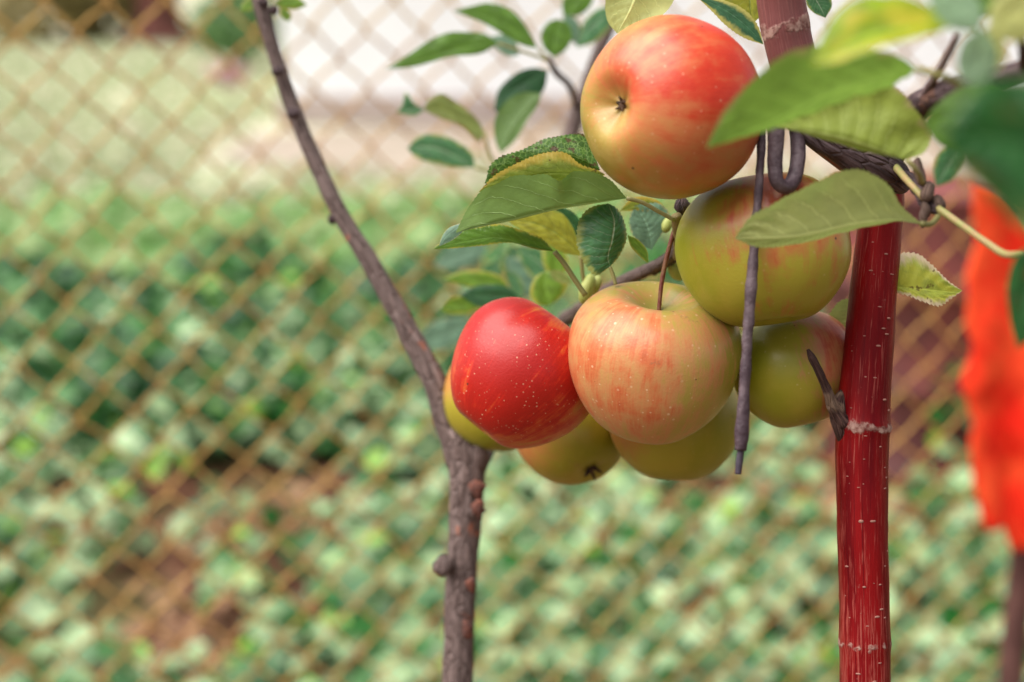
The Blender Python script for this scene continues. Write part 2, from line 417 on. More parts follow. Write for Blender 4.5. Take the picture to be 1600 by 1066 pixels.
def ground_xy(px, py, z=0.0):
    d = CR @ Vector(((px - 800) / F, -(py - 533) / F, -1)); t = (z - CAM_H) / d.z
    return np.array([d.x * t, d.y * t])
SOIL = [(430, 785, .30), (340, 875, .15), (440, 740, .25), (260, 940, .08), (1215, 735, .30), (250, 985, .10)]
SOILP = [(ground_xy(a, b, .1), r) for a, b, r in SOIL]
def cover(n, ymin, ymax, hmax, keep):
    out = []
    while len(out) < n:
        y = ymin + (ymax - ymin) * rng.random()**.8; x = (rng.random() * 2 - 1) * (.55 + .44 * y)
        h = hmax * (.5 + .5 * mnoise.noise(Vector((x * 2.2, y * 2.2, 5)))) * (.35 + .65 * rng.random())
        if keep(x, y): out.append((x, y, max(.02, h)))
    return np.array(out)
def in_soil(x, y):
    for c, r in SOILP:
        q = ((x - c[0])**2 + ((y - c[1]) * .75)**2) / r**2
        if q < 1 + .5 * mnoise.noise(Vector((x * 5, y * 5, 0))): return True
    return False
def keep_low(x, y):
    if in_soil(x, y): return rng.random() < .07
    return mnoise.noise(Vector((x * 1.6, y * 1.6, 9))) > -.42
def clumps(n, per, ymin, ymax, rad, hmin, hmax, keep):
    P_, N_ = [], []
    k = 0
    while k < n:
        y = ymin + (ymax - ymin) * rng.random()**.85; x = (rng.random() * 2 - 1) * (.55 + .44 * y)
        if not keep(x, y): continue
        k += 1
        r = rad * (.6 + .9 * rng.random()); h = hmin + (hmax - hmin) * rng.random()**1.3
        for _ in range(per):
            a = rng.random() * 6.283; q = math.sqrt(rng.random())
            P_.append((x + r * q * math.cos(a), y + r * q * math.sin(a), max(.02, h * (1 - .55 * q * q) * (.55 + .45 * rng.random()))))
            N_.append((q * math.cos(a) * .8 + rng.normal() * .3, q * math.sin(a) * .8 - .25 + rng.normal() * .3, 1.0))
    return np.array(P_), np.array(N_)
p, nrm = clumps(680, 20, 2.2, 5.4, .12, .05, .40, keep_low)
lo_s = .078
lo = leaf_field('ground_cover', p, nrm, lo_s * (.65 + .55 * rng.random(len(p))), None)
tag(link('ground_cover', lo, scatter_mat('sheen_shade_leaf', (.012, .100, .012), (.40, .54, .28), .30, .12, (.24, .46, .03))),  # pale end paints sky sheen on the leaves, dark end the shade between them
    'low pale green leafy ground cover behind the fence', kind='stuff')
# the taller, darker row further back on the left
def keep_row(x, y):
    return (x < .9 + .4 * mnoise.noise(Vector((x, y, 2))) or rng.random() < .45) and mnoise.noise(Vector((x * 1.5, y * 1.5, 4))) > -.5 and not (in_soil(x, y) and y < 4.4)
p = cover(9500, 4.0, 6.3, .44, keep_row)
nrm = rng.normal(size=(len(p), 3)) * .6 + np.array([0, -.55, .8])
me = leaf_field('leafy_row', p, nrm, .06 + .06 * rng.random(len(p)), None)
tag(link('leafy_row', me, scatter_mat('deep_leaf', (.008, .060, .012), (.07, .23, .045), .45, .10, (.14, .26, .05))),
    'taller dark green leafy vegetable row behind the fence', kind='stuff')
# dry leaves on the bare soil
pp = []
for c, r in SOILP:
    for _ in range(90): pp.append((c[0] + rng.normal() * r * .7, c[1] + rng.normal() * r * .8, .015 + .02 * rng.random()))
pp = np.array(pp); nrm = rng.normal(size=(len(pp), 3)) * .3 + np.array([0, 0, 1.0])
tag(link('dry_leaves', leaf_field('dry_leaves', pp, nrm, .03 + .04 * rng.random(len(pp)), None), scatter_mat('dry_leaf', (.15, .06, .03), (.34, .20, .11), .8, .1)),
    'dry brown fallen leaves on the bare soil patches', kind='stuff')
p, nrm = clumps(420, 16, 5.6, 8.2, .22, .10, .30, lambda x, y: mnoise.noise(Vector((x, y, 7))) > -.35)
tag(link('tall_grass', leaf_field('tall_grass', p, nrm + np.array([0, -.5, 0]), .09 + .08 * rng.random(len(p)), None), scatter_mat('light_leaf', (.11, .27, .05), (.36, .46, .19), .5, .3)),
    'fresh light green weeds between the vegetable row and the lawn', kind='stuff')
# lawn tufts
p = []
while len(p) < 14000:
    y = 6.5 + 20 * rng.random()**1.6; x = (rng.random() * 2 - 1) * (.6 + .42 * y)
    if x > -2.4 + .1 * rng.random() and y > 9.2 + 1.6 * rng.random()**2: continue
    p.append((x, y, .03 + .03 * rng.random()))
p = np.array(p); nrm = rng.normal(size=(len(p), 3)) * .5 + np.array([0, -.8, .5])
tag(link('lawn_grass', leaf_field('lawn_grass', p, nrm, .07 + .06 * rng.random(len(p)), None), scatter_mat('dry_grass', (.32, .40, .20), (.56, .53, .38), .7, .25)),
    'short pale grass of the lawn beyond the vegetable row', kind='stuff')

def bush(name, label, cat, c, rad, h, n, size, mat, group=None, trunk=None):
    t = thing(name, c, label, cat, group); c = np.array(c)
    cl = [c + np.array([rng.normal() * rad * .45, rng.normal() * rad * .45, h * (.25 + .65 * rng.random())]) for _ in range(14)]
    pts = np.array([cl[rng.integers(len(cl))] + rng.normal(size=3) * rad * .26 for _ in range(n)])
    pts[:, 2] = np.maximum(pts[:, 2], .03)
    nr = pts - (c + np.array([0, 0, h * .4])) + rng.normal(size=pts.shape) * rad * .6
    link('crown', leaf_field('crown', pts, nr, size * (.7 + .6 * rng.random(n)), None), mat, t, tuple(c))
    G = Geo()
    for k in range(5):
        e = cl[k]; m = c * .5 + e * .5 + np.array([rng.normal() * .05, rng.normal() * .05, .0])
        G.tube([c + np.array([rng.normal() * .05, rng.normal() * .05, -.02]), m, e], [.03 * rad + .012, .02 * rad + .008, .006], 7)
    link('trunk', G.mesh('trunk'), M['far_trunk'], t, tuple(c))
    return t
gm1 = scatter_mat('bush_leaf', (.07, .17, .05), (.17, .30, .10), .45, .25)
gm2 = scatter_mat('olive_bush_leaf', (.17, .14, .05), (.34, .27, .10), .5, .25)
gm3 = scatter_mat('russet_bush_leaf', (.42, .10, .05), (.55, .22, .12), .5, .25)
gm4 = scatter_mat('pink_flower_petal', (.62, .36, .42), (.72, .50, .54), .6, .3)
def gp(px, py): a = ground_xy(px, py); return (a[0], a[1], 0.0)
bush('garden_shrub', 'bright green shrub at the left corner of the white house', 'shrub', gp(372, 112), .55, 1.1, 900, .16, gm1)
bush('garden_shrub', 'olive yellow shrub left of the distant brown trunk', 'shrub', gp(130, 62), 1.5, 1.6, 1400, .3, gm2)
bush('garden_shrub', 'russet orange shrub at the far top left corner of the lawn', 'shrub', gp(0, 38), 1.0, 1.9, 900, .3, gm3)
bush('flowering_plant', 'small pink flowering plant on the pale lawn', 'flower', gp(364, 142), .20, .28, 160, .09, gm4)
ft = thing('garden_tree', gp(250, 66), 'stout reddish brown tree trunk standing beyond the lawn', 'tree')
fl = np.array(ft.location)
G = Geo().tube([fl + np.array(q) for q in ((0, 0, -.05), (.02, 0, .35), (0, 0, .9), (.1, 0, 2.2))], [.62, .44, .38, .32], 14, 24, .15, 4)
link('trunk', G.mesh('trunk'), M['far_trunk'], ft, tuple(fl))
G = Geo()
for k in range(6):
    a = k * 1.05 + .3; G.tube([fl + np.array(q) for q in ((.3 * math.cos(a), .3 * math.sin(a), .22), (.62 * math.cos(a), .62 * math.sin(a), .06), (1.05 * math.cos(a), 1.05 * math.sin(a), -.03))], [.17, .11, .03], 8, 10, .1, 4)
link('root', G.mesh('root'), M['far_trunk'], ft, tuple(fl))
cc = fl + np.array([.1, 0, 3.1]); pts = cc + rng.normal(size=(1800, 3)) * np.array([1.1, 1.1, .55]); pts[:, 2] = np.maximum(pts[:, 2], 2.0)
link('crown', leaf_field('crown', pts, pts - cc + rng.normal(size=pts.shape), .2 + .1 * rng.random(1800), None), gm2, ft, tuple(fl))

# ---------------------------------------------------------------- red drum, stake and red cloth on the right
dc = np.array([*ground_xy(1452, 756), 0.0]); dc[1] += .25
dr = thing('steel_drum', dc, 'weathered rust red steel drum standing behind the fence at the right', 'drum')
prof = [(.0, 0), (.285, 0), (.297, .012), (.297, .03), (.285, .04), (.285, .26), (.292, .275), (.302, .29), (.292, .305), (.285, .32), (.285, .55), (.292, .565), (.302, .58), (.292, .595), (.285, .61), (.285, .83)]
def lathe(prof, c, seg=40, noise_=.0):
    v, f = [], []
    for i, (r, z) in enumerate(prof):
        for k in range(seg):
            a = 2 * math.pi * k / seg; rr = r * (1 + noise_ * mnoise.noise(Vector((math.cos(a) * 2, math.sin(a) * 2, z * 4))))
            v.append((c[0] + rr * math.cos(a), c[1] + rr * math.sin(a), c[2] + z))
    for i in range(len(prof) - 1):
        for k in range(seg):
            k2 = (k + 1) % seg; f.append((i * seg + k, i * seg + k2, (i + 1) * seg + k2, (i + 1) * seg + k))
    return v, f
v, f = lathe(prof, dc, 40, .03); link('body', mesh_of('body', v, f), M['drum'], dr, tuple(dc))
v, f = lathe([(.285, .83), (.299, .835), (.299, .855), (.287, .86), (.272, .845), (.0, .842)], dc, 40, .03); link('lid', mesh_of('lid', v, f), M['drum'], dr, tuple(dc))

def x_at(px, y, z): return (px - 800) / F * (y * math.cos(R(PITCH)) + (CAM_H - z) * math.sin(R(PITCH)))
def z_at(py, y): return CAM_H - y * math.tan(R(PITCH) + math.atan((py - 533) / F))
sb = Vector((x_at(1632, 1.865, 1.0), 1.865, 0))
stk = thing('wooden_stake', sb, 'dark weathered wooden stake that carries the red cloth', 'stake')
link('post', Geo().tube([sb + Vector((0, 0, -.05)), Vector((sb.x, sb.y, .6)), Vector((sb.x + .004, sb.y, 1.25))], [.02, .018, .016], 8, 14, .08, 20).mesh('post'), M['stake'], stk, tuple(sb))
link('crossbar', Geo().tube([Vector((sb.x - .075, sb.y - .026, z_at(300, sb.y - .026))), Vector((sb.x + .22, sb.y - .026, z_at(315, sb.y - .026)))], [.009, .008], 8, 8, .08, 20).mesh('crossbar'), M['stake'], stk, tuple(sb))
# cloth: folded over the crossbar and hanging in pleats
v, f = [], []
NU, NV = 60, 46
CY = sb.y - .052
for i in range(NV + 1):
    t = i / NV
    for j in range(NU + 1):
        u = j / NU
        fold = math.sin(u * 21 + .8 * math.sin(t * 3)) * (.005 + .007 * t) +   .011 * mnoise.noise(Vector((u * 9, t * 3.5, 1))) + .004 * mnoise.noise(Vector((u * 22, t * 15, 4)))
        ztop = z_at(285 + 95 * math.exp(-((u - .30) / .14)**2) + 12 * u, CY)
        zb = z_at(np.interp(u, [0, .12, .3, .6, 1], [790, 835, 890, 950, 960]) + 12 * math.sin(u * 15) + 45 * mnoise.noise(Vector((u * 14, 2, 3))), CY)
        z = ztop + (zb - ztop) * t
        xl = x_at(np.interp(t, [0, .06, .3, .5, .72, .86, 1], [1522, 1524, 1516, 1510, 1512, 1520, 1532]) + 14 * mnoise.noise(Vector((t * 9, 5, 1))), CY, z)
        x = xl + (sb.x + .20 - xl) * u
        y = CY - fold + .008 * math.sin(min(1, t * 6) * math.pi / 2)
        v.append((x, y, z))
for i in range(NV):
    for j in range(NU):
        a = i * (NU + 1) + j; f.append((a, a + 1, a + NU + 2, a + NU + 1))
me = mesh_of('red_cloth', v, f)
rc = link('red_cloth', me, M['cloth']); md = rc.modifiers.new('thick', 'SOLIDIFY'); md.thickness = .003
tag(rc, 'bright orange red cloth hanging from the stake in front of the fence', 'cloth')

# ---------------------------------------------------------------- chain-link fence
YAW = R(12.0); FD = Vector((math.cos(YAW), math.sin(YAW), 0)); FN = Vector((-math.sin(YAW), math.cos(YAW), 0))
q0 = CR @ Vector(((205 - 800) / F, -(560 - 533) / F, -1)); Y0 = 1.70
t0 = Y0 / q0.y; anchor = Vector((q0.x * t0, Y0, CAM_H + q0.z * t0))      # a crossing seen at pixel (205, 560)
DW, DH, WR = .0675, .072, .0021
fbase = Vector((anchor.x, anchor.y, 0))
fence = thing('chain_link_fence', fbase, 'rusty chain link fence behind the apple branches', 'fence')
fence.rotation_euler = (0, 0, YAW)
def wire_mesh(phase, sd_):
    r_ = random.Random(sd_)
    rows = 25; z0 = anchor.z - DH * 18.0
    pts = []
    for i in range(rows * 2 + 1):
        sgn = 1 if (i + phase) % 2 == 0 else -1
        z = z0 + i * DH / 2 + r_.uniform(-.0032, .0032); jx = r_.uniform(-.0022, .0022)
        px_ = sgn * (DW / 4 + WR * .35) + jx
        fr = -1 if (i + phase) % 2 == 0 else 1
        # flattened spiral: passes in front on one stroke and behind on the other
        pts += [(px_ * .80, fr * WR * .9 * -1, z - DH * .065), (px_, 0, z), (px_ * .80, fr * WR * .9, z + DH * .065)]
        pts.append((0.0, fr * WR * 1.0, z + DH / 4))
    c = np.array(pts); n = len(c); sides = 7
    tn = np.gradient(c, axis=0); tn /= np.linalg.norm(tn, axis=1)[:, None]
    v, f = [], []
    for i in range(n):
        u = np.cross(tn[i], [0, 1, 0]); u /= np.linalg.norm(u); w_ = np.cross(tn[i], u)
        for k in range(sides):
            a = 2 * math.pi * k / sides; v.append(c[i] + WR * (u * math.cos(a) + w_ * math.sin(a)))
    for i in range(n - 1):
        for k in range(sides):
            k2 = (k + 1) % sides; f.append((i * sides + k, i * sides + k2, (i + 1) * sides + k2, (i + 1) * sides + k))
    return mesh_of('wire', v, f)
wm = [wire_mesh(k % 2, k) for k in range(8)]
for m_ in wm: m_.materials.append(M['rust'])
for k in range(-24, 74):
    o = bpy.data.objects.new('wire', wm[(k % 2) + 2 * random.randrange(4)]); COL.objects.link(o); o.parent = fence
    o.location = (k * DW / 2 - DW / 4, .0015 * math.sin(k * 1.7), .0022 * math.sin(k * .9) + .002 * random.uniform(-1, 1))

# ---------------------------------------------------------------- trees: trunks and branches
def tubepart(name, parent, ploc, pts, mat, sides=12, lump=.08, ls=70, rings=(), n=None, extra=None):
    """pts: (px, py, depth, radius_px)."""
    G = Geo().tube([P(a, b, d) for a, b, d, r in pts], [r * d / F for a, b, d, r in pts], sides, n, lump, ls, rings)
    if extra: extra(G)
    o = link(name, G.mesh(name), mat, parent, ploc)
    return o

# grey barked tree (behind, left)
gb = P(712, 1066, .80); g0 = Vector((gb.x, gb.y - .18, 0))
grey = thing('apple_tree', g0, 'young grey barked apple tree with a forked trunk left of the apples', 'tree'); gl = tuple(g0)
def tk(G):
    G.blob(P(692, 884, .79), .0058, lump=.3, ls=200); G.blob(P(744, 716, .795), .0075, .006, .010, lump=.3, ls=200)
    for (a, b, r) in ((744, 765, 13), (742, 800, 12), (737, 915, 9), (731, 986, 10)): G.blob(P(a - 4, b, .793), r * .79 / F, lump=.3, ls=250, seg=12, rings=9)
trunk_pts = [(714, 1130, .80, 25), (717, 1000, .80, 24), (721, 900, .80, 24), (726, 820, .80, 25), (730, 760, .80, 28), (728, 715, .80, 30), (708, 668, .80, 22)]
G = Geo().tube([g0 + Vector((0, 0, -.05)), g0 + Vector((0, .045, .5))] + [P(a, b, d) for a, b, d, r in trunk_pts], [.0125, .0115] + [r * d / F for a, b, d, r in trunk_pts], 18, 110, .11, 60)
tk(G)
link('trunk', G.mesh('trunk'), M['grey_bark'], grey, gl)
scar = flat_mat('bark_scar', (.20, .07, .045), (.10, .045, .036), 220, .8, .001)
for (a, b, r) in ((752, 762, 11), (752, 795, 10), (741, 912, 8), (736, 985, 9)):
    link('scar', Geo().blob(P(a - 5, b, .780), r * .8 / F, .0020, r * 1.5 * .8 / F, lump=.9, ls=330).mesh('scar'), scar, grey, gl)
leader = tubepart('branch', grey, gl, [(722, 725, .80, 24), (702, 664, .80, 22), (680, 600, .80, 19), (650, 540, .805, 18), (615, 476, .81, 16), (575, 405, .815, 15), (532, 335, .82, 13), (497, 262, .825, 12.5), (462, 180, .83, 12), (432, 95, .83, 11), (408, 10, .83, 12), (385, -90, .84, 11), (350, -260, .85, 8), (330, -420, .86, 4)],
                  M['grey_bark'], 12, .09, 90, n=120)
for (a, b, r) in ((458, 178, 10), (521, 343, 8), (434, 112, 9), (428, 15, 8), (412, 4, 9)):
    link('bud', Geo().blob(P(a, b, .82), r * .82 / F, lump=.3, ls=250).mesh('bud'), M['dark_bark'], leader)
bearing = tubepart('branch', grey, gl, [(738, 740, .80, 18), (765, 690, .86, 15), (820, 580, .88, 14), (868, 515, .86, 13), (905, 485, .82, 12), (960, 448, .76, 11), (1005, 425, .71, 10), (1042, 405, .69, 9), (1060, 385, .68, 10), (1064, 345, .66, 10), (1068, 322, .65, 8)], M['grey_bark'], 12, .13, 110, n=110)
backstem = tubepart('branch', grey, gl, [(812, 600, .90, 15), (800, 500, .95, 15), (822, 410, 1.0, 15), (868, 290, 1.0, 13), (898, 190, 1.0, 12), (930, 95, 1.0, 10), (965, 10, 1.0, 9), (985, -70, 1.0, 8), (1000, -260, 1.0, 6), (990, -420, 1.0, 3)], M['grey_bark'], 10, .08, 70, n=70)
utwig = tubepart('branch', grey, gl, [(902, 170, 1.0, 6), (891, 136, .97, 5.5), (868, 112, .93, 5), (858, 92, .91, 4)], M['grey_bark'], 8, .1, 90)
for i in range(7):   # wrinkled spur rings
    link('spur_ring', Geo().tube([P(1018 + i * 6, 421 - i * 3.6, .703 - i * .002), P(1021 + i * 6, 419 - i * 3.6, .702 - i * .002)], [.0036, .0034], 10, 4, .2, 300).mesh('spur_ring'), M['grey_bark'], bearing)
spur = tubepart('spur', bearing, gl, [(1058, 402, .672, 7), (1062, 378, .655, 10), (1060, 352, .648, 10), (1056, 336, .645, 8)], flat_mat('spur_wood', (.22, .17, .06), (.15, .10, .04), 130, .6, .0008), 10, .18, 160)
link('bud', Geo().blob(P(1066, 322, .652), .0042, .004, .0036, lump=.3, ls=300).mesh('bud'), M['dark_bark'], bearing)
def bud(px, py, d, w, h, parent, ang=0, mat=None):
    rot = CR @ Matrix.Rotation(ang, 3, 'Z') @ Matrix.Rotation(R(90), 3, 'X')
    return link('bud', Geo().blob(P(px, py, d), w * d / F, w * d / F, h * d / F, rot, .12, 14, 12, 250).mesh('bud'), mat or M['bud'], parent, gl)
bud(917, 452, .70, 12, 24, bearing, R(-18)); bud(930, 446, .705, 9, 17, bearing, R(-30)); bud(1058, 418, .70, 16, 20, bearing, R(10)); bud(1042, 352, .69, 9, 13, bearing, R(-20))

# red barked tree (front, right)
rb = P(1352, 1066, .645); r0 = Vector((rb.x, rb.y - .19, 0))
red = thing('apple_tree', r0, 'red barked apple sapling with pale lenticels right of the apples', 'tree'); rl = tuple(r0)
RP = [(1353, 1180, .646, 39), (1352, 1066, .645, 39), (1350, 920, .645, 38.5), (1347, 780, .645, 39.5), (1348, 665, .645, 41), (1356, 560, .645, 38.5), (1367, 430, .645, 36), (1375, 350, .645, 34.5), (1376, 300, .645, 35), (1362, 262, .642, 36), (1318, 228, .636, 34), (1272, 188, .628, 34), (1246, 120, .62, 36), (1228, 50, .615, 37), (1217, -20, .61, 37), (1206, -120, .60, 35), (1200, -330, .61, 31), (1212, -560, .63, 25), (1205, -800, .65, 17), (1215, -1000, .66, 7)]
rp3 = [r0 + Vector((0, 0, -.05)), r0 + Vector((0, .045, .6))] + [P(a, b, d) for a, b, d, r in RP]
rr3 = [.0150, .0130] + [r * d / F for a, b, d, r in RP]
sl = spline([tuple(a) for a in rp3], 2400); LL = np.concatenate([[0], np.cumsum(np.linalg.norm(np.diff(sl, axis=0), axis=1))])
def len_at(px, py, d=.645):
    q = np.array(P(px, py, d)); return LL[np.argmin(np.linalg.norm(sl - q, axis=1))]
rings = [(len_at(1350, 1000), .0016, .07), (len_at(1348, 664), .0024, .09), (len_at(1226, 40, .615), .003, .05)]
G = Geo().tube(rp3, rr3, 40, 620, .035, 55, rings)
link('trunk', G.mesh('trunk'), M['red_bark'], red, rl)
tubepart('branch', red, rl, [(1316, 662, .640, 14), (1304, 640, .637, 11), (1291, 606, .632, 7.5), (1278, 577, .628, 6), (1267, 556, .626, 5.5), (1262, 546, .626, 2.5)], bark_mat('twig_bark', (.050, .022, .020), (.15, .078, .064), (.3, .2, .14)), 12, .2, 170, n=40)
tubepart('branch', red, rl, [(1330, 722, .646, 5), (1318, 688, .643, 10), (1311, 658, .640, 13), (1309, 634, .640, 11), (1324, 604, .646, 5)], bpy.data.materials['twig_bark'], 12, .12, 150, n=24)
# lenticels: flattened pale beads on the bark
lb = Geo().blob((0, 0, 0), 1, .45, .45, None, .25, 8, 5, 1.3).mesh('lenticel'); lb.materials.append(M['lenticel'])
tv = np.gradient(sl, axis=0)
random.seed(11)
spec = [(1372, 480, 1.6), (1385, 497, 1.3), (1378, 515, 1.7), (1382, 522, 1.2), (1350, 525, 1.0), (1371, 540, 1.3), (1352, 590, 1.1), (1366, 590, 1.2), (1388, 610, 1.3), (1370, 612, 1.3), (1378, 625, 1.6), (1384, 640, 1.5), (1345, 605, 1.0), (1327, 610, .8), (1363, 382, 1.3), (1383, 400, 1.1), (1360, 425, 1.2), (1390, 430, 1.2), (1347, 455, .9), (1352, 680, 1.2), (1372, 695, 1.2), (1378, 730, 1.3), (1380, 745, 1.4), (1378, 760, 1.3), (1322, 740, 1.0), (1341, 758, 1.2), (1345, 811, 2.2), (1362, 811, 1.7), (1382, 860, 1.4), (1378, 880, 1.3), (1350, 910, 1.2), (1372, 908, 1.2), (1320, 880, 1.2), (1374, 948, 1.4), (1368, 958, 1.5), (1378, 960, 1.3), (1355, 972, 1.0), (1325, 960, .9), (1340, 1045, 1.3), (1372, 1030, 1.1), (1365, 1056, 1.2)]
for _ in range(34): spec.append((random.uniform(1310, 1396), random.uniform(360, 1060), random.uniform(.3, .7)))
for (a, b, s_) in spec:
    dirv = (P(a, b, .645) - Vector((0, 0, CAM_H))).normalized()
    o3 = np.array((0, 0, CAM_H)); i = np.argmin(np.linalg.norm(np.cross(sl - o3, np.array(dirv)), axis=1) + 1e-3 * np.abs(sl[:, 2] - P(a, b, .645).z))
    c = Vector(sl[i]); r_ = np.interp(i / 2400, np.linspace(0, 1, len(rr3)), rr3)
    # radius from nearest control point
    r_ = rr3[int(np.argmin([np.linalg.norm(np.array(q) - sl[i]) for q in rp3]))]
    tdir = Vector(tv[i]).normalized()
    side = (P(a, b, .645) - P(1, 1, .645)); offx = (P(a, b, c.dot(CR @ Vector((0, 0, -1))) - Vector((0, 0, CAM_H)).dot(CR @ Vector((0, 0, -1)))) - c)
    lat = offx - tdir * offx.dot(tdir)
    k = min(.97, lat.length / r_)
    out = (Vector((0, 0, CAM_H)) - c).normalized(); out = (out - tdir * out.dot(tdir)).normalized()
    ln = lat.normalized() if lat.length > 1e-6 else Vector((0, 0, 0))
    nd = (ln * k + out * math.sqrt(1 - k * k)).normalized()
    o = bpy.data.objects.new('lenticel', lb); COL.objects.link(o); o.parent = red; o.matrix_parent_inverse = Matrix.Translation(rl).inverted()
    ax = nd.cross(tdir).normalized()
    M3 = Matrix((ax, tdir, nd)).transposed()
    sc = s_ * .00070
    o.matrix_basis = Matrix.Translation(c + nd * r_ * .992) @ M3.to_4x4() @ Matrix.Diagonal((sc * random.uniform(.8, 1.5), sc * random.uniform(.7, 1.3), sc * .9, 1))
side = tubepart('branch', red, rl, [(1385, 250, .63, 24), (1410, 210, .60, 22), (1440, 162, .555, 21), (1500, 138, .52, 20), (1570, 118, .50, 17), (1680, 90, .47, 15)], M['dark_bark'], 14, .10, 80, n=70)
tubepart('branch', red, rl, [(1236, 178, .600, 20), (1275, 205, .598, 25), (1320, 232, .600, 29), (1368, 258, .604, 30), (1402, 282, .612, 24), (1412, 292, .616, 12)], M['dark_bark'], 16, .14, 90, n=60)
rspur = tubepart('branch', red, rl, [(1395, 262, .63, 11), (1425, 285, .59, 11), (1440, 300, .575, 13), (1452, 318, .57, 12), (1468, 330, .565, 8)], M['dark_bark'], 12, .25, 170, n=40)
for (a, b, w_, h_, an) in ((1436, 270, 9, 24, 12), (1450, 300, 11, 17, -20), (1468, 318, 9, 13, 30), (1446, 328, 8, 13, 10), (1442, 342, 7, 16, 0)):
    rot = CR @ Matrix.Rotation(R(an), 3, 'Z') @ Matrix.Rotation(R(90), 3, 'X')
    link('bud', Geo().blob(P(a, b, .566), w_ * .566 / F, w_ * .566 / F, h_ * .566 / F, rot, .25, 12, 10, 260).mesh('bud'), bark_mat('spur_bark', (.12, .065, .05), (.27, .18, .14), (.3, .2, .12)) if a == 1436 else bpy.data.materials['spur_bark'], rspur, rl)
tubepart('twig', rspur, rl, [(1466, 326, .565, 6), (1500, 350, .555, 5.5), (1540, 378, .54, 5.5), (1572, 398, .53, 6), (1600, 396, .52, 5)], M['petiole'], 9, .08, 150)
tubepart('twig', rspur, rl, [(1400, 262, .60, 6), (1425, 290, .575, 5.5), (1446, 312, .567, 5.5)], M['petiole'], 9, .08, 150)
tubepart('twig', side, rl, [(1495, 55, .50, 6), (1478, 90, .51, 6), (1455, 130, .53, 7), (1440, 155, .545, 8)], bark_mat('pale_twig', (.34, .24, .22), (.5, .4, .38), (.3, .2, .2)), 8, .1, 90)

tubepart('twig', side, rl, [(1600, 110, .495, 8), (1596, 62, .45, 7), (1572, 5, .41, 6), (1540, -45, .385, 5), (1500, -80, .38, 4)], M['dark_bark'], 8, .1, 90)
tubepart('twig', side, rl, [(1690, 92, .47, 9), (1770, 130, .37, 8), (1765, 210, .30, 8), (1738, 250, .29, 7)], M['dark_bark'], 8, .1, 90)
# ---------------------------------------------------------------- leaves
def leaf(parent, ploc, d, base, tip, mid, up, lo, mat, show='top', n=44, m=5, serr=0.0, bulge=.10, ripple=.0004, nv=9, petiole=None, prad=.0009):
    """Leaf blade lofted edge - midrib - edge; points are (px, py[, depth offset in mm]); it carries its own petiole."""
    def W(q): return P(q[0], q[1], d + (q[2] if len(q) > 2 else 0) / 1000)
    def line(c): return spline([W(base)] + [W(q) for q in c] + [W(tip)], n + 1)
    A, U, L_ = line(mid), line(up), line(lo)
    view = np.array(A[n // 2]) - np.array((0, 0, CAM_H)); view /= np.linalg.norm(view)
    cr = np.cross(U[n // 2] - L_[n // 2], A[-1] - A[0]); nn = cr / (np.linalg.norm(cr) + 1e-9)
    if np.dot(nn, view) > 0: nn = -nn            # nn faces the camera
    if show != 'top': bs = -1
    else: bs = 1
    def edge(E, ph):
        E = E.copy()
        if serr:
            s_ = np.concatenate([[0], np.cumsum(np.linalg.norm(np.diff(E, axis=0), axis=1))])
            dirv = E - A; wl_ = np.linalg.norm(dirv, axis=1)[:, None] + 1e-9; dirv = dirv / wl_
            per = .0021; fr = (s_ / per + ph) % 1.0
            jit = np.array([.6 + .8 * abs(mnoise.noise(Vector((x * 260, ph * 9, 0)))) for x in s_])
            E += dirv * (serr * (fr - .4) * jit)[:, None] * np.minimum(1, wl_ / .004)
        return E
    U, L_ = edge(U, .1), edge(L_, .6)
    verts, uvs = [], []
    for i in range(n + 1):
        t = i / n
        for j in range(-m, m + 1):
            s = j / m; a = abs(s); E = U[i] if s >= 0 else L_[i]
            p_ = A[i] * (1 - a) + E * a; wd = np.linalg.norm(E - A[i])
            p_ = p_ + nn * bs * (bulge * wd * 4 * a * (1 - a) * .6 + ripple * math.sin(2 * math.pi * (t * nv - a * 2.2)) * math.sin(math.pi * min(1, a * 1.1)) * min(1, wd / .008))
            p_ = p_ + nn * (.0011 * mnoise.noise(Vector(p_) * 55) + min(.0022, .10 * wd) * mnoise.noise(Vector(p_) * 120)) * a
            verts.append(p_); uvs.append((t, s, 0))
    w_ = 2 * m + 1; faces = []
    for i in range(n):
        for j in range(w_ - 1):
            a = i * w_ + j; faces.append((a, a + 1, a + w_ + 1, a + w_))
    fn = np.zeros(3)
    for fc in faces[::7]: fn += np.cross(verts[fc[1]] - verts[fc[0]], verts[fc[2]] - verts[fc[0]])
    if (np.dot(fn, nn) > 0) != (show == 'top'): faces = [fc[::-1] for fc in faces]
    if petiole:
        G = Geo().tube([W(base)] + [W(q) for q in petiole], [prad] * (len(petiole) + 1), 8, 14)
        b0 = len(verts); verts += [np.array(x) for x in G.v]; uvs += [(0.5, 0.3, 1)] * len(G.v); faces += [tuple(b0 + i for i in fc) for fc in G.f]
    return link('leaf', mesh_of('leaf', verts, faces, True, {'luv': uvs}), mat, parent, ploc)

